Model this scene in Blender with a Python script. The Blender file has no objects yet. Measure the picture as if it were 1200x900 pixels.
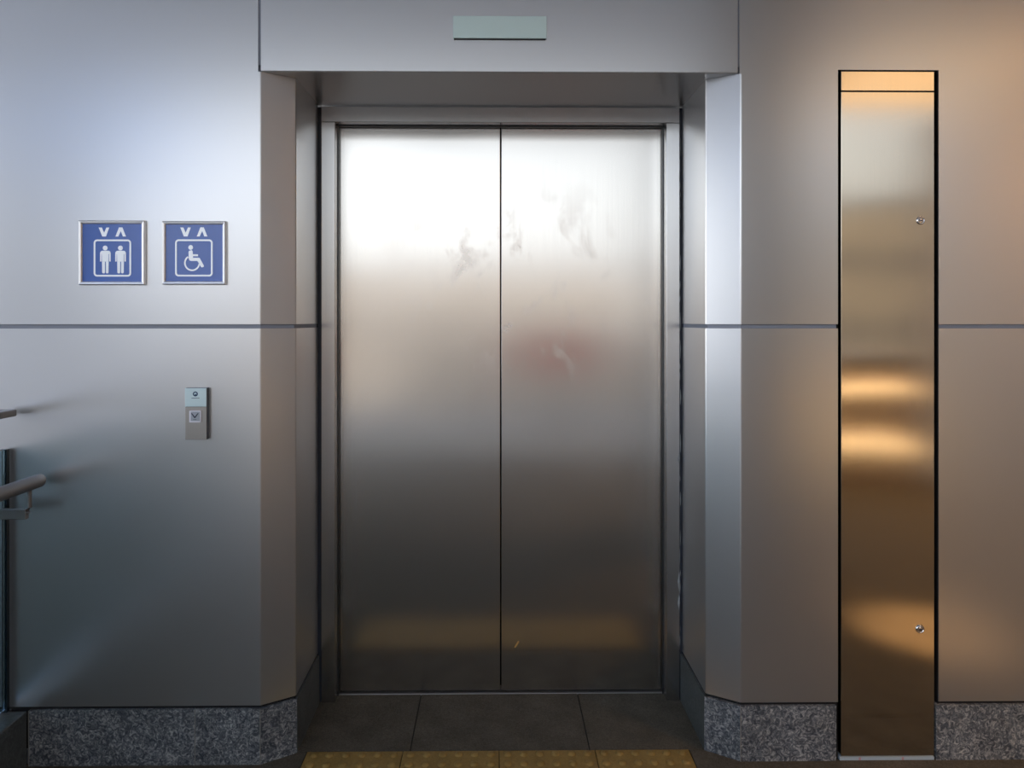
import bpy, bmesh, math, random
from mathutils import Vector, Matrix
random.seed(7)
PI = math.pi
S = bpy.context.scene
COL = S.collection

# ---------------------------------------------------------------- camera
F = 867.0; CAMY = -2.31; CAMZ = 1.38; TH = math.radians(0.65)
cam_d = bpy.data.cameras.new('camera'); cam = bpy.data.objects.new('camera', cam_d); COL.objects.link(cam)
cam.location = (0, CAMY, CAMZ); cam.rotation_euler = (PI/2, 0, -TH)
cam_d.lens = F/1200*36; cam_d.sensor_width = 36
cam_d.shift_x = 10/1200; cam_d.shift_y = -75/1200
cam_d.clip_start = 0.05; cam_d.clip_end = 300
S.camera = cam
S.view_settings.view_transform = 'Standard'; S.view_settings.look = 'None'
S.view_settings.exposure = 0.3; S.view_settings.gamma = 1.0; S.view_settings.use_curve_mapping = False

def at(px, py, Y):
    """real place on the vertical plane y = Y that the photograph shows at px, py"""
    u = (px-590)/F; dy = Y-CAMY
    X = dy*(math.sin(TH)+u*math.cos(TH))/(math.cos(TH)-u*math.sin(TH))
    dep = X*math.sin(TH)+dy*math.cos(TH)
    return X, CAMZ-(py-375)/F*dep
def ax(px, Y): return at(px, 375, Y)[0]
def az(py, Y, px=580): return at(px, py, Y)[1]

# ---------------------------------------------------------------- world: overcast daylight
W = bpy.data.worlds.new('sky'); S.world = W; W.use_nodes = True
nt = W.node_tree; nt.nodes.clear(); N = nt.nodes; L = nt.links
out = N.new('ShaderNodeOutputWorld'); bg = N.new('ShaderNodeBackground')
tc = N.new('ShaderNodeTexCoord'); sx = N.new('ShaderNodeSeparateXYZ')
rm = N.new('ShaderNodeValToRGB'); e = rm.color_ramp.elements
L.new(tc.outputs['Generated'], sx.inputs[0]); L.new(sx.outputs['Z'], rm.inputs[0])
e[0].position = 0.0; e[0].color = (.95, .95, .96, 1)
e[1].position = 1.0; e[1].color = (.45, .56, .80, 1)
for p, c in ((.06, (.97, 1.0, 1.03)), (.18, (.97, 1.02, 1.06)), (.42, (.72, .80, .96))):
    k = e.new(p); k.color = (*c, 1)
cl = N.new('ShaderNodeTexNoise'); cl.inputs['Scale'].default_value = 2.2; cl.inputs['Detail'].default_value = 3
L.new(tc.outputs['Generated'], cl.inputs['Vector'])
mr = N.new('ShaderNodeMapRange'); mr.inputs[1].default_value = .3; mr.inputs[2].default_value = .7
mr.inputs[3].default_value = .74; mr.inputs[4].default_value = .99
L.new(cl.outputs['Fac'], mr.inputs[0])
# the cloud cover is brighter towards the west, where the sun stands behind it
mw = N.new('ShaderNodeMapRange'); mw.inputs[1].default_value = -1.0; mw.inputs[2].default_value = .6
mw.inputs[3].default_value = 3.35; mw.inputs[4].default_value = .68
L.new(sx.outputs['X'], mw.inputs[0])
mm = N.new('ShaderNodeMath'); mm.operation = 'MULTIPLY'
L.new(mr.outputs[0], mm.inputs[0]); L.new(mw.outputs[0], mm.inputs[1])
L.new(mm.outputs[0], bg.inputs['Strength']); L.new(rm.outputs[0], bg.inputs['Color'])
L.new(bg.outputs[0], out.inputs[0])

# ---------------------------------------------------------------- materials
class NT:
    def __init__(s, m): s.t = m.node_tree; s.n = s.t.nodes; s.b = s.n['Principled BSDF']
    def new(s, k, **kw):
        o = s.n.new(k)
        for a, v in kw.items(): o.inputs[a.replace('_', ' ')].default_value = v
        return o
    def link(s, a, b): s.t.links.new(a, b)
def mat(name, col, rough=.5, metal=0, **kw):
    m = bpy.data.materials.new(name); m.use_nodes = True; b = m.node_tree.nodes['Principled BSDF']
    b.inputs['Base Color'].default_value = (*col, 1); b.inputs['Roughness'].default_value = rough
    b.inputs['Metallic'].default_value = metal
    for k, v in kw.items(): b.inputs[k.replace('_', ' ')].default_value = v
    return m
def objcoord(q, scale=(1, 1, 1)):
    t = q.new('ShaderNodeTexCoord'); mp = q.new('ShaderNodeMapping'); mp.inputs['Scale'].default_value = scale
    q.link(t.outputs['Object'], mp.inputs['Vector']); return mp.outputs[0]
def noise(q, vec, scale, detail=2, lo=.3, hi=.7, a=0, b=1, rough=.5):
    t = q.new('ShaderNodeTexNoise', Scale=scale, Detail=detail, Roughness=rough); q.link(vec, t.inputs['Vector'])
    r = q.new('ShaderNodeMapRange'); r.clamp = True
    for i, v in ((1, lo), (2, hi), (3, a), (4, b)): r.inputs[i].default_value = v
    q.link(t.outputs['Fac'], r.inputs[0]); return r.outputs[0]
def math_n(q, op, a, b=None):
    m = q.new('ShaderNodeMath'); m.operation = op
    for i, v in enumerate((a, b)):
        if v is None: continue
        if isinstance(v, (int, float)): m.inputs[i].default_value = v
        else: q.link(v, m.inputs[i])
    return m.outputs[0]
def mixc(q, fac, a, b):
    m = q.new('ShaderNodeMix'); m.data_type = 'RGBA'
    q.link(fac, m.inputs[0])
    for i, v in ((6, a), (7, b)):
        if isinstance(v, tuple): m.inputs[i].default_value = (*v, 1)
        else: q.link(v, m.inputs[i])
    return m.outputs[2]

def m_cladding():
    return mat('satin_metallic_cladding', (.68, .685, .695), .285, .92)
def m_brushed(name, col, rough, aniso=.6, smudge=False, warp=.1):
    m = mat(name, col, rough, 1.0); q = NT(m)
    q.b.inputs['Anisotropic'].default_value = aniso
    cx = q.new('ShaderNodeCombineXYZ'); cx.inputs[0].default_value = 1; cx.inputs[1].default_value = .9
    q.link(cx.outputs[0], q.b.inputs['Tangent'])
    v = objcoord(q)
    fine = noise(q, objcoord(q, (700, 700, 3)), 1.0, 2, a=-.008, b=.008)
    ro = math_n(q, 'ADD', fine, rough)
    base = mixc(q, noise(q, objcoord(q, (500, 500, 2)), 1.0, 1), tuple(c*.96 for c in col), col)
    if smudge:
        # hand marks and wipe streaks around the meeting edge of the leaves, chest height
        tcn = q.new('ShaderNodeTexCoord'); sp = q.new('ShaderNodeSeparateXYZ'); q.link(tcn.outputs['Object'], sp.inputs[0])
        dx = math_n(q, 'ABSOLUTE', math_n(q, 'SUBTRACT', sp.outputs[0], .05)); dz = math_n(q, 'ABSOLUTE', math_n(q, 'SUBTRACT', sp.outputs[2], 1.48))
        def win(s, a, b):
            r = q.new('ShaderNodeMapRange'); r.clamp = True; r.interpolation_type = 'SMOOTHSTEP'
            for i, vv in ((1, a), (2, b), (3, 1), (4, 0)): r.inputs[i].default_value = vv
            q.link(s, r.inputs[0]); return r.outputs[0]
        area = math_n(q, 'MULTIPLY', win(dx, .15, .52), win(dz, .12, .50))
        wv = q.new('ShaderNodeTexNoise', Scale=7.0, Detail=5, Roughness=.6, Distortion=.5)
        q.link(objcoord(q, (1.15, 1, .75)), wv.inputs['Vector'])
        rr = q.new('ShaderNodeMapRange'); rr.clamp = True
        for i, vv in ((1, .53), (2, .64), (3, 0), (4, 1)): rr.inputs[i].default_value = vv
        q.link(wv.outputs['Fac'], rr.inputs[0])
        sp2 = noise(q, objcoord(q, (1, 1, .6)), 26, 3, .68, .76)
        sm = math_n(q, 'MULTIPLY', math_n(q, 'MAXIMUM', rr.outputs[0], sp2), area)
        base = mixc(q, math_n(q, 'MULTIPLY', sm, .28), base, (.46, .38, .34))
        ro = math_n(q, 'ADD', ro, math_n(q, 'MULTIPLY', sm, .10))
    q.link(base, q.b.inputs['Base Color']); q.link(ro, q.b.inputs['Roughness'])
    bmp = q.new('ShaderNodeBump', Strength=warp, Distance=.02)
    t = q.new('ShaderNodeTexNoise', Scale=2.2, Detail=1); q.link(v, t.inputs['Vector'])
    q.link(t.outputs['Fac'], bmp.inputs['Height']); q.link(bmp.outputs[0], q.b.inputs['Normal'])
    return m
def m_granite(name, dark, light, scale=110, rough=.45, mid=None):
    m = mat(name, dark, rough); q = NT(m); v = objcoord(q)
    t = q.new('ShaderNodeTexNoise', Scale=scale, Detail=4, Roughness=.7, Distortion=1.8); q.link(v, t.inputs['Vector'])
    r = q.new('ShaderNodeValToRGB'); el = r.color_ramp.elements
    el[0].position = .36; el[0].color = (*dark, 1); el[1].position = .68; el[1].color = (*light, 1)
    if mid: k = el.new(.5); k.color = (*mid, 1)
    q.link(t.outputs['Fac'], r.inputs[0])
    big = noise(q, v, 9, 3, a=.8, b=1.15)
    hv = q.new('ShaderNodeVectorMath'); hv.operation = 'SCALE'; q.link(r.outputs[0], hv.inputs[0]); q.link(big, hv.inputs['Scale'])
    q.link(hv.outputs[0], q.b.inputs['Base Color'])
    bmp = q.new('ShaderNodeBump', Strength=.25, Distance=.002); q.link(t.outputs['Fac'], bmp.inputs['Height'])
    q.link(bmp.outputs[0], q.b.inputs['Normal'])
    q.b.inputs['Specular IOR Level'].default_value = .5 if rough < .6 else .12
    return m
def m_emit(name, col, strength):
    return mat(name, col, .5, 0, Emission_Color=(*col, 1), Emission_Strength=strength)

M = dict(
    clad=m_cladding(),
    groove=mat('grey_joint_recess', (.30, .33, .40), .6),
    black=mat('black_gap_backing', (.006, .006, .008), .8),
    door=m_brushed('brushed_door_steel', (.71, .69, .66), .19, .5, True),
    frame=m_brushed('brushed_frame_steel', (.60, .60, .60), .26, .5),
    soffit=m_brushed('brushed_soffit_steel', (.50, .49, .48), .33, .3),
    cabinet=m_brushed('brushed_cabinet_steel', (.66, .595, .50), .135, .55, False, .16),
    granite=m_granite('speckled_grey_granite', (.025, .034, .046), (.46, .46, .44), 62, .5, (.115, .125, .14)),
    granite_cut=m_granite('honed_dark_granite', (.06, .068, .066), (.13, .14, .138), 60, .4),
    floor=m_granite('dark_floor_stone', (.068, .059, .045), (.135, .118, .092), 130, .85),
    grout=mat('dark_grout', (.02, .018, .015), .9),
    grout_light=mat('pale_grout', (.22, .21, .19), .9),
    tactile=m_granite('worn_yellow_paving', (.26, .165, .05), (.33, .21, .066), 60, .6),
    steel=mat('satin_steel', (.55, .55, .56), .3, 1),
    chrome=mat('chrome_lock', (.8, .8, .82), .12, 1),
    darksteel=mat('dark_steel', (.09, .095, .10), .35, .9),
    rail=mat('grey_handrail_metal', (.27, .26, .255), .38, .75),
    signwhite=mat('white_sign_print', (.90, .94, .98), .38, .6),
    signblue=mat('blue_sign_face', (.06, .16, .58), .24, 0, Coat_Weight=.6, Coat_Roughness=.18),
    signframe=mat('pale_aluminium_frame', (.92, .93, .95), .36, .8),
    plate=mat('pale_green_plate', (.62, .76, .74), .42, .6),
    teal_plate=mat('pale_blue_glossy_plate', (.66, .82, .86), .3, .6, Coat_Weight=.5),
    callsteel=m_brushed('call_panel_steel', (.42, .40, .38), .36, .3),
    callside=mat('call_panel_side', (.05, .065, .09), .4, .3),
    button=mat('white_button_surround', (.80, .80, .88), .3),
    buttonface=mat('grey_button_face', (.42, .46, .52), .3, .4),
    ink=mat('dark_blue_ink', (.02, .065, .14), .5), ink2=mat('grey_ink', (.12, .16, .16), .5),
    black_ink=mat('black_ink', (.03, .035, .06), .5),
    glass=mat('tinted_glass', (.28, .42, .48), .03, 0, Transmission_Weight=1.0, IOR=1.45),
    glassedge=mat('dark_teal_glass_edge', (.004, .012, .02), .25),
    sealant=mat('grey_sealant', (.30, .31, .31), .6),
    dirtseal=mat('dark_dirty_sealant', (.03, .035, .05), .5),
    tape=mat('pale_blue_strip', (.38, .46, .52), .6), tapered=mat('pink_mark', (.45, .25, .28), .6),
    scrap=mat('orange_paper_scrap', (.50, .27, .07), .7),
    ceil=mat('hall_ceiling_paint', (.50, .56, .68), .7),
    paving=m_granite('outer_paving', (.26, .24, .21), (.34, .315, .275), 40, .85), concrete=m_granite('grey_concrete', (.52, .44, .35), (.62, .53, .43), 12, .9),
    warmwall=mat('beige_side_wall', (.25, .20, .155), .7),
    facade=mat('far_facade', (.85, .68, .51), .9), facade2=mat('far_facade_grey', (.5, .5, .52), .9),
    facade3=mat('far_facade_brown', (.50, .37, .23), .9), facade4=mat('far_facade_dark', (.16, .145, .13), .9),
    columngrey=mat('column_paint', (.37, .39, .41), .6),
    ground=mat('pale_ground', (.62, .60, .57), .9),
    roofdark=mat('far_roof', (.12, .12, .13), .9), windark=mat('far_window', (.05, .06, .08), .2),
    navy=mat('navy_board', (.004, .015, .045), .9, 0, Specular_IOR_Level=.1), red=mat('red_enamel', (.75, .07, .04), .4),
    wood=mat('brown_counter_wood', (.16, .10, .06), .5),
    lampwarm=m_emit('warm_lamp_glow', (1.0, .66, .34), 14), tubewarm=m_emit('warm_tube_glow', (1.0, .70, .38), 3.6),
    panelwarm=m_emit('warm_diffuser_glow', (1.0, .66, .34), 1.05), blueglass=mat('blue_tinted_glazing', (.30, .44, .76), .25, 0, Transmission_Weight=1.0, IOR=1.1),
    white=mat('white_lamp_housing', (.8, .8, .78), .4),
)

# ---------------------------------------------------------------- mesh helpers
def obj(name, bm, m, parent=None, loc=None, smooth=False):
    me = bpy.data.meshes.new(name)
    bmesh.ops.recalc_face_normals(bm, faces=bm.faces[:])
    if smooth:
        for f in bm.faces: f.smooth = True
    bm.to_mesh(me); bm.free()
    for mm_ in (m if isinstance(m, (list, tuple)) else [m]): me.materials.append(M[mm_])
    o = bpy.data.objects.new(name, me); COL.objects.link(o)
    if smooth: me.shade_auto_smooth(angle=.7) if hasattr(me, 'shade_auto_smooth') else None
    if loc: o.location = loc
    if parent: o.parent = parent
    return o
def rebase(o, p):
    """put a mesh object's origin at p without moving the mesh"""
    o.data.transform(Matrix.Translation(-Vector(p))); o.location = p; return o
def tag(o, label=None, cat=None, group=None, kind=None):
    if label: o['label'] = label
    if cat: o['category'] = cat
    if group: o['group'] = group
    if kind: o['kind'] = kind
    return o
def empty(name, loc=(0, 0, 0)):
    o = bpy.data.objects.new(name, None); COL.objects.link(o); o.location = loc; o.empty_display_size = .1; return o
def box(bm, x0, x1, y0, y1, z0, z1, bev=0, mi=0):
    vs = [bm.verts.new((x, y, z)) for x in (x0, x1) for y in (y0, y1) for z in (z0, z1)]
    fs = [bm.faces.new([vs[i] for i in q]) for q in ((0, 1, 3, 2), (4, 6, 7, 5), (0, 4, 5, 1), (2, 3, 7, 6), (0, 2, 6, 4), (1, 5, 7, 3))]
    for f in fs: f.material_index = mi
    if bev:
        es = list({e_ for f in fs for e_ in f.edges})
        r = bmesh.ops.bevel(bm, geom=es, offset=bev, segments=2, affect='EDGES', profile=.5)
        for f in r['faces']: f.material_index = mi
    return bm
def B(*a, **k): return box(bmesh.new(), *a, **k)
def tube(bm, pts, r, seg=16, cap=True):
    pts = [Vector(p) for p in pts]; rings = []
    for i, p in enumerate(pts):
        d = (pts[min(i+1, len(pts)-1)]-pts[max(i-1, 0)]).normalized()
        up = Vector((0, 0, 1)) if abs(d.z) < .9 else Vector((1, 0, 0))
        a = d.cross(up).normalized(); b = a.cross(d)
        rr = r[i] if isinstance(r, (list, tuple)) else r
        rings.append([bm.verts.new(p+(a*math.cos(2*PI*k/seg)+b*math.sin(2*PI*k/seg))*rr) for k in range(seg)])
    for A_, B_ in zip(rings, rings[1:]):
        for k in range(seg): bm.faces.new((A_[k], A_[(k+1) % seg], B_[(k+1) % seg], B_[k]))
    if cap: bm.faces.new(rings[0]); bm.faces.new(rings[-1])
    return bm
def lathe_y(bm, cx, cz, prof, seg=24):
    """turn a profile of (radius, y) about the horizontal axis through cx, cz"""
    rings = [[bm.verts.new((cx+r*math.cos(2*PI*k/seg), y, cz+r*math.sin(2*PI*k/seg))) for k in range(seg)] for r, y in prof]
    for A_, B_ in zip(rings, rings[1:]):
        for k in range(seg): bm.faces.new((A_[k], A_[(k+1) % seg], B_[(k+1) % seg], B_[k]))
    bm.faces.new(rings[0]); bm.faces.new(rings[-1]); return bm
def rounded(pl, r=.003):
    """round the inner corners of a plan polyline so folded sheet edges catch the light"""
    o_ = [pl[0]]
    for a, p, b in zip(pl, pl[1:], pl[2:]):
        a, p, b = Vector(a), Vector(p), Vector(b)
        u = (a-p).normalized()*r; v = (b-p).normalized()*r
        o_ += [tuple(p+u), tuple(p+u*.3+v*.3), tuple(p+v)]
    return o_+[pl[-1]]
def band(bm, pl, z0, z1, t, side=1, mi=0):
    """upright sheet of thickness t whose face follows the plan polyline pl; side=+1: the body lies to the left of the walk"""
    P = [Vector(p) for p in pl]; inner = []
    for i, p in enumerate(P):
        d0 = (P[i]-P[i-1]).normalized() if i else None
        d1 = (P[i+1]-P[i]).normalized() if i < len(P)-1 else None
        ns = [Vector((-d.y, d.x))*side for d in (d0, d1) if d is not None]
        n = sum(ns, Vector((0, 0))).normalized(); k = 1/max(.5, n.dot(ns[0]))
        inner.append(p+n*t*k)
    def col(p): return bm.verts.new((p.x, p.y, z0)), bm.verts.new((p.x, p.y, z1))
    Fv = [col(p) for p in P]; Iv = [col(p) for p in inner]
    for i in range(len(P)-1):
        for q in ((Fv[i][0], Fv[i+1][0], Fv[i+1][1], Fv[i][1]), (Iv[i][1], Iv[i+1][1], Iv[i+1][0], Iv[i][0]),
                  (Fv[i][1], Fv[i+1][1], Iv[i+1][1], Iv[i][1]), (Iv[i][0], Iv[i+1][0], Fv[i+1][0], Fv[i][0])):
            bm.faces.new(q).material_index = mi
    for i in (0, len(P)-1): bm.faces.new((Fv[i][0], Fv[i][1], Iv[i][1], Iv[i][0])).material_index = mi
    return bm
def offset(pl, d):
    P = [Vector(p) for p in pl]; o_ = []
    for i, p in enumerate(P):
        ds = []
        if i: ds.append((P[i]-P[i-1]).normalized())
        if i < len(P)-1: ds.append((P[i+1]-P[i]).normalized())
        ns = [Vector((-q.y, q.x)) for q in ds]; n = sum(ns, Vector((0, 0))).normalized()
        o_.append(tuple(p+n*d/max(.5, n.dot(ns[0]))))
    return o_
def plate(bm, poly, y0, y1, mi=0):
    """x-z outline extruded from y0 (front) back to y1"""
    a = [bm.verts.new((x, y0, z)) for x, z in poly]; b = [bm.verts.new((x, y1, z)) for x, z in poly]
    n = len(poly)
    fs = [bm.faces.new(a), bm.faces.new(b[::-1])]+[bm.faces.new((a[i], b[i], b[(i+1) % n], a[(i+1) % n])) for i in range(n)]
    for f in fs: f.material_index = mi
    return bm
def ring_plate(bm, outer, inner, y0, y1, mi=0, closed=True):
    n = len(outer)
    V = [[bm.verts.new((x, y, z)) for x, z in pl] for pl, y in ((outer, y0), (inner, y0), (outer, y1), (inner, y1))]
    O, I, O2, I2 = V
    for i in range(n if closed else n-1):
        j = (i+1) % n
        for q in ((O[i], O[j], I[j], I[i]), (O2[j], O2[i], I2[i], I2[j]), (O[i], O2[i], O2[j], O[j]), (I[j], I2[j], I2[i], I[i])):
            bm.faces.new(q).material_index = mi
    if not closed:
        for i in (0, n-1): bm.faces.new((O[i], I[i], I2[i], O2[i]))
    return bm
def rrect(x0, x1, z0, z1, r, seg=6):
    o_ = []
    for cx, cz, a0 in ((x1-r, z1-r, 0), (x0+r, z1-r, 90), (x0+r, z0+r, 180), (x1-r, z0+r, 270)):
        for k in range(seg+1):
            a = math.radians(a0+90*k/seg); o_.append((cx+r*math.cos(a), cz+r*math.sin(a)))
    return o_
def disc(cx, cz, r, seg=24): return [(cx+r*math.cos(2*PI*k/seg), cz+r*math.sin(2*PI*k/seg)) for k in range(seg)]

# ---------------------------------------------------------------- key places
YJ, YB, YD = .06, .365, .43                  # chamfer depth, frame face, door face
XL0, XL1, XL2 = ax(305, 0), ax(347, YJ), ax(373.5, YB)
XR0, XR1, XR2 = ax(868, 0), ax(826.5, YJ), ax(798.5, YB)
ZS = az(84.5, 0)                             # underside of the lintel
ZP, ZW = .172, .181                          # plinth top, cladding bottom
ZM0, ZM1 = az(385, 0), az(380, 0)            # horizontal joint
ZT = 3.3
PLL = [(-3.3, 0), (XL0, 0), (XL1, YJ), (XL2, YB)]
XC0, XC1 = ax(982, 0), ax(1100, 0)           # cabinet recess
PLR = [(XC0, 0), (XR0, 0), (XR1, YJ), (XR2, YB)]

# ---------------------------------------------------------------- walls
def clad(parent, pl, z0, z1, side=1):
    return obj('cladding_panel', band(bmesh.new(), rounded(pl), z0, z1, .004, side), 'clad', parent)
wl = empty('wall_left', (0, 0, 0)); tag(wl, 'silver metal clad wall left of the elevator, with folded corner into the doorway', 'wall', kind='structure')
obj('backing', band(bmesh.new(), offset(PLL[:3]+[(XL2, YB+.02)], .008), 0.0, ZS-.001, .02), 'groove', wl)
clad(wl, [(-3.3, 0), PLL[1], PLL[2], (XL2-.002, YB-.006)], ZW, ZM0)
clad(wl, [(-3.3, 0), PLL[1], PLL[2], (XL2-.002, YB-.006)], ZM1, ZS-.0015)
obj('cladding_panel', B(-3.3, ax(302.5, 0), 0, .004, ZS-.00145, ZT), 'clad', wl)
obj('backing', B(-3.3, XL0+.02, .012, .03, ZS, ZT), 'groove', wl)
wr = empty('wall_right', (0, 0, 0)); tag(wr, 'silver metal clad wall right of the elevator, cut by the tall steel cabinet', 'wall', kind='structure')
obj('backing', band(bmesh.new(), offset(PLR[:3]+[(XR2, YB+.02)], -.008), 0.0, ZS-.001, .02, -1), 'groove', wr)
clad(wr, [(XC0, 0), PLR[1], PLR[2], (XR2+.002, YB-.006)], ZW, ZM0, -1)
clad(wr, [(XC0, 0), PLR[1], PLR[2], (XR2+.002, YB-.006)], ZM1, ZS-.0015, -1)
obj('cladding_panel', B(ax(866.6, 0), XC0, 0, .004, ZS-.00145, ZT), 'clad', wr)
obj('cladding_panel', B(XC0, XC1, 0, .004, az(82, 0, 1040), ZT), 'clad', wr)
obj('cladding_panel', B(XC1, 4.2, 0, .004, ZW, ZM0), 'clad', wr)
obj('cladding_panel', B(XC1, 4.2, 0, .004, ZM1, ZT), 'clad', wr)
bk = B(XR0-.02, XC0, .012, .03, ZS, ZT); box(bk, XC1, 4.2, .008, .03, 0, ZT); box(bk, XC0, XC1, .012, .03, az(82, 0, 1040), ZT)
obj('backing', bk, 'groove', wr)
bk = B(XC0-.002, XC0+.001, .004, .30, 0, az(82, 0, 1040)); box(bk, XC1-.001, XC1+.002, .004, .30, 0, az(82, 0, 1040))
box(bk, XC0-.002, XC1+.002, .30, .31, 0, az(82, 0, 1040)); box(bk, XC0-.002, XC1+.002, .004, .30, az(82, 0, 1040), az(82, 0, 1040)+.003)
obj('recess_lining', bk, 'black', wr)

wt = empty('wall_top', (0, 0, 0)); tag(wt, 'silver metal lintel panel over the elevator doorway', 'wall', kind='structure')
XT0, XT1 = ax(306, 0), ax(864.3, 0)
obj('lintel_panel', B(XT0, XT1, -.003, .003, ZS, ZT, bev=.0012), 'clad', wt)
sf = bmesh.new()
poly = [(XT0, .003), (XT1, .003), (XR1+.012, YJ+.004), (XR2+.014, YB+.03), (XL2-.014, YB+.03), (XL1-.012, YJ+.004)]
a = [sf.verts.new((x, y, ZS-.001)) for x, y in poly]; b = [sf.verts.new((x, y, ZS+.01)) for x, y in poly]
sf.faces.new(a); sf.faces.new(b[::-1])
for i in range(6): sf.faces.new((a[i], a[(i+1) % 6], b[(i+1) % 6], b[i]))
obj('soffit', sf, 'soffit', wt)
obj('backing', B(XL0-.02, XR0+.02, .0045, YD+.2, ZS+.02, ZT), 'groove', wt)

# plinths
def slab(parent, pl, side, m='granite'):
    bm = band(bmesh.new(), pl, 0.0, ZP, .03, side)
    return obj('granite_slab', bm, m, parent)
bl = empty('baseboard_left', (0, 0, 0)); tag(bl, 'speckled granite plinth along the wall left of the elevator', 'plinth', kind='structure')
op = [(-3.3, -.006), (XL0+.002, -.006), (XL1+.004, YJ-.004), (XL2+.003, YB-.002)]
xk = ax(34, -.006); xj = ax(228.5, -.006)
slab(bl, [(-3.3, -.006), (xk-.06, -.006)], 1)
slab(bl, [(xk, -.006), (xj-.001, -.006)], 1)
slab(bl, [(xj+.001, -.006), (op[1][0]-.001, -.006)], 1)
slab(bl, [op[1], op[2]], 1)
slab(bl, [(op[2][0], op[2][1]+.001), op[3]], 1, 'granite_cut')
for xg_ in (xj, XL0+.0015, xk-.001): obj('grout_line', B(xg_-.0014, xg_+.0014, -.0068, .01, 0, ZP-.001), 'grout_light', bl)
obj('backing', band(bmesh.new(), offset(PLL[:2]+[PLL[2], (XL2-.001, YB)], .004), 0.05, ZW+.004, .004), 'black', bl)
br = empty('baseboard_right', (0, 0, 0)); tag(br, 'speckled granite plinth along the wall right of the elevator', 'plinth', kind='structure')
oq = [(ax(980, -.006), -.006), (XR0-.002, -.006), (XR1-.004, YJ-.004), (XR2-.004, YB-.002)]
obj('grout_line', B(XR0-.0035, XR0-.0008, -.0068, .01, 0, ZP-.001), 'grout_light', br)
slab(br, oq[:2], -1); slab(br, oq[1:3], -1)
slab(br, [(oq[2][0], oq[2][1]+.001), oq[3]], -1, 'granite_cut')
slab(br, [(ax(1097.5, -.006), -.006), (4.2, -.006)], 1)
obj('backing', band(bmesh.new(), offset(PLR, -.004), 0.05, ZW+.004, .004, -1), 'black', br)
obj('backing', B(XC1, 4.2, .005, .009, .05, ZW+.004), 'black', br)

# ---------------------------------------------------------------- floor, hall around
def floor_tiles():
    bm = bmesh.new(); g = .0022
    xs = [-.87, -.272, .304, .90]
    box(bm, -.87+g, -.272-g, .062, .44, -.03, 0); box(bm, -.272+g, .304-g, .062, .44, -.03, 0); box(bm, .304+g, .9, .062, .44, -.03, 0)
    x0, x1 = ax(359, .05), ax(808, .05)
    box(bm, -3.3, x0-.002, -.25, .058, -.03, 0); box(bm, x1+.002, 4.2, -.25, .058, -.03, 0)
    y = -.254; r = 0
    while y > -4.4:
        x = -5.4+(.15 if r % 2 else 0)
        while x < 5.4:
            box(bm, x+g, x+.6-g, y-.6+g, y, -.03, 0); x += .6
        y -= .6; r += 1
    return bm, y
fbm, y_end = floor_tiles()
fl = tag(obj('floor', fbm, 'floor'), 'dark stone floor slabs in front of and inside the elevator doorway', 'floor', kind='structure')
gr = obj('grout_bed', B(-5.4, 5.4, -9.2, .6, -.06, -.003), 'grout', fl)
gr.data.materials[0] = M['grout']

pv = tag(obj('floor_outer', B(-9, 5.4, -9.2, y_end, -.03, 0), 'paving'), 'lighter open air paving between the hall and the parapet', 'paving', kind='structure')
ce = tag(obj('ceiling', B(-6, 5.4, -4.3, .0, ZT, ZT+.2), 'ceil'), 'painted hall ceiling in front of the elevator', 'ceiling', kind='structure')
side = tag(obj('wall_side', B(4.2, 4.4, -4.9, .05, 0, ZT), 'warmwall'), 'beige side wall to the right of the elevator hall', 'wall', kind='structure')
cm = tag(obj('blocker_column', tube(bmesh.new(), [(1.33, -1.66, 0), (1.33, -1.66, ZT)], .27, 32), 'columngrey', smooth=True), 'grey round column added unseen to block the warm glow', 'blocker_column', kind='structure')  # unseen pillar added to keep the warm glow off the left chamfer
par = tag(obj('wall_back', B(-1.6, 5.4, -9.3, -9.21, 0, 1.05, bev=.01), 'concrete'), 'low concrete parapet across the open far side of the hall', 'wall', kind='structure')

# ---------------------------------------------------------------- elevator frame and doors
fr = empty('trim_1', (0, 0, 0)); tag(fr, 'brushed steel frame around the elevator doors', 'door frame', kind='structure')
XF0, XF1 = ax(392.5, YB), ax(781, YB); ZH = az(143.5, YB)
xa, xb = ax(376.5, YB), ax(796.5, YB)
obj('jamb', B(xa, XF0, YB, YD+.05, 0, ZH, bev=.0015), 'frame', fr)
obj('jamb', B(XF1, xb, YB, YD+.05, 0, ZH, bev=.0015), 'frame', fr)
obj('head', B(xa, xb, YB, YD+.05, ZH+.0005, ZS-.004, bev=.0015), 'frame', fr)
bm = B(XF0, XF0+.004, YD-.018, YD-.006, 0, ZH-.004, bev=.0008); box(bm, XF1-.004, XF1, YD-.018, YD-.006, 0, ZH-.004, bev=.0008)
box(bm, XF0, XF1, YD-.018, YD-.006, ZH-.004, ZH, bev=.0008)
obj('stop_bead', bm, 'darksteel', fr)
bm = B(XL2-.03, xa-.0005, YB+.006, YB+.03, 0, ZS-.004); obj('shadow_gap', bm, 'dirtseal', fr)
bm = B(xb+.0005, XR2+.03, YB+.006, YB+.03, 0, ZS-.004); obj('shadow_gap', bm, 'dirtseal', fr)
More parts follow.
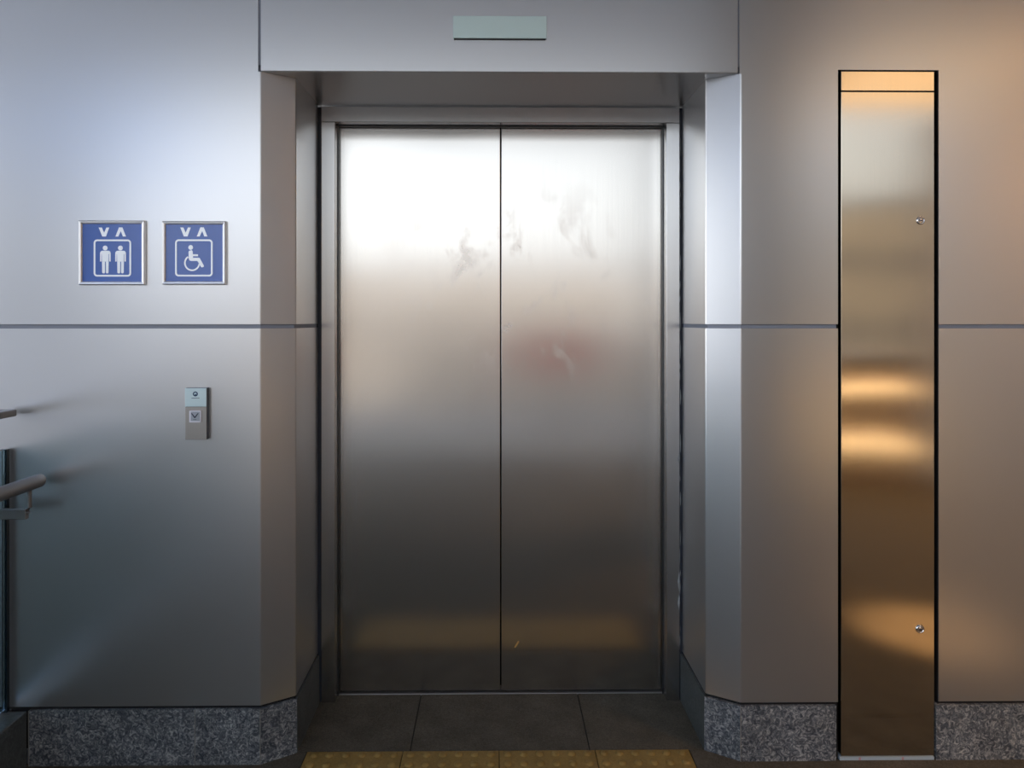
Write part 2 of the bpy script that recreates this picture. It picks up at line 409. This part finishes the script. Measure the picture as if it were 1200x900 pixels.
# ragged sealant in the gap on the right
bm = bmesh.new(); z = .20; xg = (xb+XR2)/2
while z < 2.02:
    n = random.uniform(.012, .075)
    if random.random() < .62:
        w = random.uniform(.0010, .0027); dx = random.uniform(-.0022, .0018)
        tube(bm, [(xg+dx, YB+.004, z), (xg+dx+random.uniform(-.001, .001), YB+.003, z+n*.5), (xg+dx, YB+.004, z+n)], [w*.5, w, w*.4], 6)
    z += n+random.uniform(.005, .04)
for zz, hh in ((.33, .05), (.40, .06), (.86, .035)):
    tube(bm, [(xb-.002, YB-.0003, zz), (xb-.004, YB-.0006, zz+hh*.5), (xb-.001, YB-.0003, zz+hh)], [.0015, .0048, .0012], 6)
obj('torn_sealant', bm, 'sealant', fr)
obj('sill', B(XF0-.002, XF1+.002, YD-.012, YD+.05, -.02, .003, bev=.001), 'rail', fr)
ZHd = ZH+.01
xs = ax(586.8, YD)
for n_, x0, x1, lab in ((1, XF0-.03, xs-.0022, 'left brushed steel elevator door leaf with faint smudges'), (2, xs+.0022, XF1+.03, 'right brushed steel elevator door leaf with a tiny orange scrap near the bottom')):
    d = empty('door_%d' % n_, (0, 0, 0)); tag(d, lab, 'elevator door', kind='structure')
    obj('door_leaf', B(x0, x1, YD, YD+.035, .009, ZHd, bev=.0016), 'door', d)
    if n_ == 2:
        sx_, sz_ = at(605.5, 755, YD-.001)
        bm = plate(bmesh.new(), [(-.0095, -.011), (-.0045, -.0125), (.0095, .0085), (.0055, .0125)], -.0009, .0006)
        o = obj('paper_scrap', bm, 'scrap', d, (sx_, YD-.0008, sz_)); o['label'] = 'tiny orange paper scrap'
# dark shaft behind the leaves
sh = tag(obj('trim_2', B(XF0-.05, XF1+.05, YD+.06, YD+.08, 0, ZS), 'black'), 'dark elevator shaft behind the door leaves', 'shaft', kind='structure')

# ---------------------------------------------------------------- tactile paving
xt = [ax(p, .05) for p in (359, 472, 585, 697.5, 808)]
names = ['leftmost', 'second from left', 'third from left', 'rightmost']
def tactile(i):
    x0, x1 = xt[i]+.0012, xt[i+1]-.0012; y1, y0 = .058, -.25; cx, cy = (x0+x1)/2, (y0+y1)/2
    w, h = (x1-x0)/2, (y1-y0)/2
    bm = B(-w, w, -h, h, -.02, .002, bev=.0012)
    p = 2*w/6
    for a_ in range(6):
        for b_ in range(6):
            qx, qy = -w+p*(a_+.5), h-p*.42-p*b_
            if qy < -h+.012: continue
            rings = []
            for r, zz in ((.0135, .0018), (.0118, .0058), (.0075, .0078), (.003, .0083)):
                rings.append([bm.verts.new((qx+r*math.cos(2*PI*k/14), qy+r*math.sin(2*PI*k/14), zz)) for k in range(14)])
            for A_, B_ in zip(rings, rings[1:]):
                for k in range(14): bm.faces.new((A_[k], A_[(k+1) % 14], B_[(k+1) % 14], B_[k])).smooth = True
            bm.faces.new(rings[-1])
    o = obj('tactile_paving_tile', bm, 'tactile', None, (cx, cy, 0))
    tag(o, 'worn yellow studded paving tile in front of the elevator, %s of four' % names[i], 'paving tile', 'yellow tactile tiles before the elevator')
for i in range(4): tactile(i)

# ---------------------------------------------------------------- steel cabinet in the right wall
cb = empty('steel_service_cabinet', (ax(1040, 0), 0, 0))
tag(cb, 'tall narrow brushed steel service cabinet recessed in the wall right of the elevator', 'cabinet')
def cpart(name, bm, m, parent=cb): 
    o = obj(name, bm, m); o.parent = parent; o.location = -Vector(parent.matrix_world.translation) if parent is cb else (0, 0, 0); return o
cb_loc = Vector(cb.location)
def cput(name, bm, m, parent=None):
    o = obj(name, bm, m)
    if parent is None: o.parent = cb; o.location = -cb_loc
    else: o.parent = parent
    return o
x0, x1 = ax(985.6, -.002), ax(1095, -.002)
zt = az(83.5, 0, 1040); zs = az(107.5, 0, 1040); zb = az(885.5, 0, 1040)
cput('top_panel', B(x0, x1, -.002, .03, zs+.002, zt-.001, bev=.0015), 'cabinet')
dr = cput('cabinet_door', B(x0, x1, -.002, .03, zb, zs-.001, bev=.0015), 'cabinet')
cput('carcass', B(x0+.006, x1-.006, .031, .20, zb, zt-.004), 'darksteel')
for k, (px, py) in enumerate(((1079, 258.3), (1078.2, 737.2))):
    lx, lz = at(px, py, -.003)
    lk = obj('lock', lathe_y(bmesh.new(), lx, lz, [(.0135, -.001), (.0132, -.004), (.0115, -.0062), (.0098, -.0062), (.0094, -.0046), (.0078, -.0048), (.0062, -.0058)]), 'chrome', dr)
    for p in lk.data.polygons: p.use_smooth = True
    bm = plate(bmesh.new(), [(lx-.0042, lz-.0018), (lx+.0042, lz-.0018), (lx+.0042, lz+.0018), (lx-.0042, lz+.0018)], -.0066, -.005)
    obj('keyhole', bm, 'black_ink', lk)
xw0, xw1 = ax(984, -.004), ax(1094.5, -.004)
st = cput('foot_strip', B(xw0, xw1, -.005, .03, .0005, zb-.0015), 'tape'); st['label'] = 'pale blue strip at the foot'
for px in (1007.5, 1058):
    xx = ax(px, -.005)
    o = obj('strip_mark', B(xx-.003, xx+.003, -.0056, -.0045, .0008, zb-.0018), 'tapered', st); o['label'] = 'pinkish mark across the strip'

# ---------------------------------------------------------------- blank plate over the door
x0, z0 = at(531, 44.8, -.012); x1, z1 = at(640.5, 19.2, -.012)
c = ((x0+x1)/2, 0, (z0+z1)/2)
pl_ = empty('indicator_plate', c); tag(pl_, 'blank pale green rectangular plate on the lintel above the elevator', 'plate')
obj('cover', B(x0-c[0], x1-c[0], -.014, -.009, z0-c[2], z1-c[2], bev=.0008), 'plate', pl_)
obj('housing', B(x0-c[0]+.003, x1-c[0]-.003, -.009, -.0035, z0-c[2]-.0015, z1-c[2]-.004), 'dirtseal', pl_)

# ---------------------------------------------------------------- blue signs
def sign(name, cx_px, cy_px, w, h, off, label, draw):
    X, Z = at(cx_px, cy_px, -.012); root = empty(name, (X, -.0, Z)); tag(root, label, 'sign')
    hw, hh = w/2, h/2; t = .0105
    fr_ = bmesh.new()
    # four mitred profile strips: outer wall, flat top, inner bevel
    secs = [(0, -.001), (0, -.010), (.0025, -.0135), (t-.003, -.0125), (t, -.009), (t, -.004)]
    rings = [[fr_.verts.new((sx_*(hw-i_), y_, sz_*(hh-i_))) for sx_, sz_ in ((-1, -1), (1, -1), (1, 1), (-1, 1))] for i_, y_ in secs]
    for A_, B_ in zip(rings, rings[1:]):
        for k in range(4): fr_.faces.new((A_[k], A_[(k+1) % 4], B_[(k+1) % 4], B_[k]))
    obj('sign_frame', fr_, 'signframe', root)
    for s1, s2 in ((-1, -1), (1, -1), (1, 1), (-1, 1)):
        bm = tube(bmesh.new(), [(s1*(hw-.001), -.0130, s2*(hh-.001)), (s1*(hw-t+.002), -.0128, s2*(hh-t+.002))], .00035, 6)
        obj('mitre_joint', bm, 'groove', root)
    f_ = obj('sign_face', B(-hw+t-.002, hw-t+.002, -.0075, -.001, -hh+t-.002, hh-t+.002), 'signblue', root)
    # pictograms, drawn in the photograph's crop units (6 per pixel) about the face centre
    k_ = 1/6*(2.30-.012)/F
    def P(x, y): return ((x-off[0])*k_, -(y-off[1])*k_)
    Y0, Y1 = -.0082, -.0072
    def poly(name_, *pls):
        b_ = bmesh.new()
        for p in pls: plate(b_, [P(*q) for q in p], Y0, Y1)
        return obj(name_, b_, 'signwhite', f_)
    return root, P, poly, Y0, Y1, f_, k_
def arrowV(cx, top, bot, up, w=37, wi=17):
    # chunky V: widths at the open end, a narrow foot at the closed end
    if not up: return [(cx-w, top), (cx-w+22, top), (cx+1, bot-26), (cx+w-20, top), (cx+w, top), (cx+14, bot), (cx-12, bot)]
    return [(cx-w, bot), (cx-12, top), (cx+12, top), (cx+w, bot), (cx+w-22, bot), (cx+1, top+26), (cx-w+20, bot)]
def people(x):
    c_ = [(x+17*math.cos(2*PI*k/20), 302+17*math.sin(2*PI*k/20)) for k in range(20)]
    body = [(x-22, 321), (x+25, 321), (x+34, 326), (x+38, 336), (x+38, 397), (x+28, 397), (x+27, 345), (x+24, 345), (x+24, 398), (x-23, 398), (x-24, 345), (x-26, 345), (x-27, 397), (x-36, 397), (x-36, 336), (x-31, 326)]
    l1 = [(x-22, 398.5), (x-1.5, 398.5), (x-1.5, 474), (x-5, 480), (x-17, 480), (x-21, 474)]
    l2 = [(x+5, 398.5), (x+24.5, 398.5), (x+23, 474), (x+19, 480), (x+8, 480), (x+5, 474)]
    return c_, body, l1, l2
KW = 1/6*2.288/F
r1 = sign('elevator_sign', 130.6, 296, 462*KW, 452*KW, (305, 335), 'blue square sign with two standing figures, left of the pair on the wall', None)
r2 = sign('wheelchair_sign', 227, 296.2, 446*KW, 446*KW, (885, 337), 'blue square sign with a white wheelchair symbol, nearer the elevator', None)
for (root, P, poly, Y0, Y1, f_, k_), cxs, sq in ((r1, (248, 365), (176, 438, 242, 503)), (r2, (824, 940), (751, 1014, 242, 503))):
    poly('down_arrow', arrowV(cxs[0], 158, 221, False))
    poly('up_arrow', arrowV(cxs[1], 157, 221, True))
    a0, a1 = P(sq[0], sq[3]), P(sq[1], sq[2])
    o1 = rrect(a0[0], a1[0], a0[1], a1[1], 24*k_); o2 = rrect(a0[0]+12*k_, a1[0]-12*k_, a0[1]+12*k_, a1[1]-12*k_, 13*k_)
    obj('square_outline', ring_plate(bmesh.new(), o1, o2, Y0, Y1), 'signwhite', f_)
root, P, poly, Y0, Y1, f_, k_ = r1
for x in (256.5, 363): poly('standing_figure', *people(x))
root, P, poly, Y0, Y1, f_, k_ = r2
head = [(860+16.5*math.cos(2*PI*k/20), 299+17*math.sin(2*PI*k/20)) for k in range(20)]
body = [(849, 322), (868, 318), (874, 326), (875, 347), (911, 347), (911, 361), (876, 361), (877, 371), (918, 371), (924, 374), (953, 428), (950, 436), (938, 439), (933, 436), (907, 394), (862, 394), (852, 390), (846, 378), (845, 330)]
b_ = bmesh.new(); plate(b_, [P(*q) for q in head], Y0, Y1); plate(b_, [P(*q) for q in body], Y0, Y1)
arc = [math.radians(a_) for a_ in range(128, 391, 6)]   # clockwise from upper left round the foot, image y down
O_ = [P(870+56*math.cos(-a_+0), 410-56*math.sin(-a_+0)) for a_ in arc]; I_ = [P(870+45*math.cos(-a_), 410-45*math.sin(-a_)) for a_ in arc]
arc = [math.radians(a_) for a_ in range(8, 238, 6)]     # image angle: 0 right, 90 down, 180 left, 240 upper left
O_ = [P(870+56*math.cos(a_), 408+57*math.sin(a_)) for a_ in arc]; I_ = [P(870+45*math.cos(a_), 408+46*math.sin(a_)) for a_ in arc]
ring_plate(b_, O_, I_, Y0, Y1, closed=False)
obj('wheelchair_figure', b_, 'signwhite', f_)

# ---------------------------------------------------------------- call panel
YC = -.02
x0, z1 = at(217.2, 454.6, YC); x1, z0 = at(242, 515.3, YC); zm = az(476.6, YC, 230)
cx, cz = (x0+x1)/2, (z0+z1)/2
cp = empty('elevator_call_panel', (cx, 0, cz)); tag(cp, 'small upright elevator call panel with one down button, on the wall under the signs', 'call panel')
Q = lambda px, py: (lambda a_: (a_[0]-cx, a_[1]-cz))(at(px, py, YC))
w, h = (x1-x0)/2, (z1-z0)/2
obj('body', B(-w, w, YC+.002, -.0005, -h, h, bev=.0006), 'callside', cp)
obj('lower_face', B(-w, w, YC-.0005, YC+.0018, -h, zm-cz-.0008, bev=.0004), 'callsteel', cp)
up = obj('display_face', B(-w-.0008, w, YC-.001, YC+.0018, zm-cz, h-.0006, bev=.0006), 'teal_plate', cp); up['label'] = 'glossy pale blue upper face'
def q_(x, y): return Q(216+x/40, 452+y/40)
yy0, yy1 = YC-.0016, YC-.0009
cl_ = q_(525, 385); r_ = 115/40*2.29/F
bm = bmesh.new(); n = 28
ring_plate(bm, disc(*cl_, r_, n), disc(*cl_, r_*.54, n), yy0, yy1)
plate(bm, [q_(455, 470), q_(540, 375), q_(610, 470)], yy0-.0001, yy1)
obj('round_emblem', bm, 'ink', up)
bm = bmesh.new(); x = 350
while x < 535: ww = random.choice((12, 15, 18)); a0, a1 = q_(x, 595), q_(x+ww, 565); plate(bm, [(a0[0], a0[1]), (a1[0], a0[1]), (a1[0], a1[1]), (a0[0], a1[1])], yy0, yy1); x += ww+6
obj('small_print', bm, 'ink', up)
bm = bmesh.new(); x = 548
while x < 715: ww = random.choice((12, 15, 18)); a0, a1 = q_(x, 595), q_(x+ww, 567); plate(bm, [(a0[0], a0[1]), (a1[0], a0[1]), (a1[0], a1[1]), (a0[0], a1[1])], yy0, yy1); x += ww+6
obj('small_print', bm, 'ink2', up)
def q2(x, y): return Q(216+x/40, 476+y/40)
a0, a1 = q2(250, 755), q2(805, 205)
bt = obj('down_button', plate(bmesh.new(), rrect(a0[0], a1[0], a0[1], a1[1], .0024), YC-.004, YC-.0004), 'button', cp)
b0, b1 = q2(330, 685), q2(748, 250)
fc = obj('button_face', plate(bmesh.new(), rrect(b0[0], b1[0], b0[1], b1[1], .0007), YC-.0046, YC-.0039), 'buttonface', bt)
bm = bmesh.new(); plate(bm, [q2(345, 330), q2(385, 318), q2(520, 480), q2(655, 318), q2(695, 330), q2(545, 545), q2(495, 545)], YC-.0051, YC-.0045)
obj('down_arrow', bm, 'black_ink', fc)
bm = bmesh.new(); a0, a1 = q2(450, 632), q2(600, 606); plate(bm, [(a0[0], a0[1]), (a1[0], a0[1]), (a1[0], a1[1]), (a0[0], a1[1])], YC-.0050, YC-.0045)
obj('arrow_underline', bm, 'ink2', fc)

# ---------------------------------------------------------------- kerb, glass balustrade and handrail at the left
kb = tag(obj('stair_kerb', B(-.12, 0, -2.2, -.008, 0, ZP+.001, bev=.004), 'granite_cut'), 'low granite kerb running out from the wall at the far left', 'kerb')
kb.location = (xk-.004, 0, 0)
gx = ax(6.5, -.02)
gb = empty('glass_balustrade', (gx, -.02, ZP+.001)); tag(gb, 'tinted glass balustrade with flat top rail and round handrail, on the kerb at far left', 'balustrade')
ZG = az(527, -.02, 6); g0 = Vector(gb.location)
def gput(name, bm, m): o = obj(name, bm, m, gb); o.location = -g0; return o
gput('glass_panel', B(gx-.012, gx, -2.1, -.024, ZP+.012, ZG, bev=.001), 'glass')
gput('edge_channel', B(gx-.016, gx+.006, -.0235, -.010, ZP+.003, ZG+.001, bev=.001), 'glassedge')
rx = ax(20, -.03); rz0, rz1 = az(487.5, -.03, 10), az(479.5, -.03, 10)
gput('top_rail', B(rx-.05, rx, -2.15, -.030, rz0, rz1, bev=.003), 'rail')
for yy in (-.95, -1.9): gput('post', B(rx-.035, rx-.02, yy-.02, yy+.02, ZP+.002, rz0), 'rail')
gput('base_clamp', B(gx-.03, gx+.012, -.75, -.60, ZP+.002, ZP+.07, bev=.002), 'rail')
hx, hz = at(43, 564, -.05)
bm = bmesh.new(); R_ = .0205
tube(bm, [(0, -2.0, 0), (0, -.02, 0), (0, .012, 0), (0, .020, 0), (0, .0235, 0)], [R_, R_, R_, R_*.85, R_*.45], 24)
hr = obj('round_handrail', bm, 'rail', gb, smooth=True); hr.location = Vector((hx, -.05, hz))-g0
yb = .0-.035; bxr = ax(34.5, -.085)-hx
for yo in (0, -1.2):
    bm = bmesh.new()
    tube(bm, [(bxr, yb+yo, -.015), (bxr, yb+yo, -.070), (bxr-.004, yb+yo, -.084), (bxr-.012, yb+yo, -.089)], .0065, 12)
    box(bm, gx+.0-hx, bxr-.006, yb-.008+yo, yb+.008+yo, -.105, -.074, bev=.002)
    obj('bracket', bm, 'rail', hr)

# ---------------------------------------------------------------- the rest of the hall, seen only in the steel, some of it added for reflections
def downlight(x, y, energy, ang, label):
    t = empty('ceiling_downlight', (x, y, ZT)); tag(t, label, 'ceiling light')
    bm = bmesh.new(); n = 24
    rings = [[bm.verts.new((r*math.cos(2*PI*k/n), r*math.sin(2*PI*k/n), z)) for k in range(n)] for r, z in ((.11, -.001), (.11, -.012), (.085, -.012), (.08, -.003))]
    for A_, B_ in zip(rings, rings[1:]):
        for k in range(n): bm.faces.new((A_[k], A_[(k+1) % n], B_[(k+1) % n], B_[k]))
    obj('bezel', bm, 'white', t)
    bm = bmesh.new(); bm.faces.new([bm.verts.new((.08*math.cos(2*PI*k/n), .08*math.sin(2*PI*k/n), -.004)) for k in range(n)])
    obj('lens', bm, 'lampwarm', t)
    l = bpy.data.lights.new('downlight_lamp', 'SPOT'); l.energy = energy; l.color = (1, .60, .29); l.spot_size = math.radians(ang); l.spot_blend = .5; l.shadow_soft_size = .08
    lo = bpy.data.objects.new('lamp', l); COL.objects.link(lo); lo.parent = t; lo.location = (0, 0, -.03)
downlight(1.95, -.98, 1700, 12, 'narrow warm ceiling downlight aimed at the floor before the cabinet')
downlight(3.7, -2.8, 340, 120, 'warm ceiling downlight added to warm the beige side wall')  # added wall washer, strengthens the warm glow reflected at top right
lp = empty('warm_glow_panel', (3.35, -3.5, ZT)); tag(lp, 'large warm glowing panel added to the hall ceiling for its reflection', 'ceiling light')  # glowing surface added to stand in for a warm-lit ceiling in reflections
obj('panel_frame', ring_plate(bmesh.new(), rrect(-.8, .8, -.72, .72, .01, 1), rrect(-.74, .74, -.66, .66, .01, 1), -.03, 0), 'white', lp).rotation_euler = (-PI/2, 0, 0)
obj('diffuser', B(-.75, .75, -.67, .67, -.02, -.008), 'panelwarm', lp)

kc = empty('strip_light_counter', (2.78, -4.1, 0)); tag(kc, 'made-up unseen brown counter with two warm tube lights along its front', 'counter')  # counter invented to carry the warm strips mirrored in the cabinet
bm = B(-.8, .8, -.3, .25, 0, 1.05, bev=.01); obj('body', bm, 'wood', kc)
obj('worktop', B(-.83, .83, -.33, .30, 1.05, 1.09, bev=.006), 'steel', kc)
for zz in (.79, .345):
    obj('tube_light', tube(bmesh.new(), [(-.72, .275, zz), (.72, .275, zz)], .028, 14), 'tubewarm', kc)
nb = empty('reflection_board', (-6.75, -7.6, 0)); tag(nb, 'blank dark navy billboard on two posts added to darken the left wall reflection', 'reflection_board')  # unseen dark board added for a blue patch in the left wall reflection
obj('board', B(-1.2, 1.55, -.04, .04, 1.0, 4.1, bev=.01), 'navy', nb)
for q in (-.6, .6): obj('post', B(q-.04, q+.04, -.12, -.042, 0, 3.3), 'darksteel', nb)
gl = tag(obj('reflection_glazing', plate(bmesh.new(), [(-2.6, 5.7), (-7.0, 1.3), (-8.3, .0), (-8.3, 7), (-2.6, 7)], -8.26, -8.20), 'blueglass'), 'blue tinted glazing with a slanted lower edge added to turn the left wall reflection blue', 'glazing')  # unseen slanted sheet added to tint the upper left wall reflection blue
rb = empty('red_reflection_box', (.62, -4.2, 0)); tag(rb, 'small red box on a post added for a red reflection in the doors', 'box')  # unidentified red thing, added and sized for its blob in the doors
obj('box_body', B(-.36, .36, -.1, .1, .88, 1.22, bev=.01), 'red', rb); obj('post', B(-.03, .03, -.03, .03, 0, .92, bev=.004), 'darksteel', rb)

def building(x, y, w, d, h, m, label):
    t = empty('far_building', (x, y, -4)); tag(t, label, 'building')
    obj('walls', B(-w/2, w/2, -d/2, d/2, 0, h+4), m, t)
    obj('roof', B(-w/2-.2, w/2+.2, -d/2-.2, d/2+.2, h+4, h+4.3), 'roofdark', t)
    n = int(w/2.4)
    for i in range(n):
        for z in (4.6, 7.2):
            if z+1.2 < h+4: obj('window', B(-w/2+1+i*2.4, -w/2+2.2+i*2.4, d/2, d/2+.05, z, z+1.2), 'windark', t)
building(-22, -34, 16, 8, 2.6, 'facade2', 'low grey building far across, left')
building(-2, -38, 20, 8, 4.0, 'facade', 'low beige building far across, middle')
building(17, -33, 12, 8, 6.2, 'facade3', 'taller brown building far across, right')
building(32, -24, 26, 6, 9, 'facade4', 'long dark building far across, farthest right')
gd = tag(obj('ground', B(-120, 120, -160, -9.4, -4.2, -4), 'ground'), 'grey ground beyond the parapet', 'ground', kind='structure')
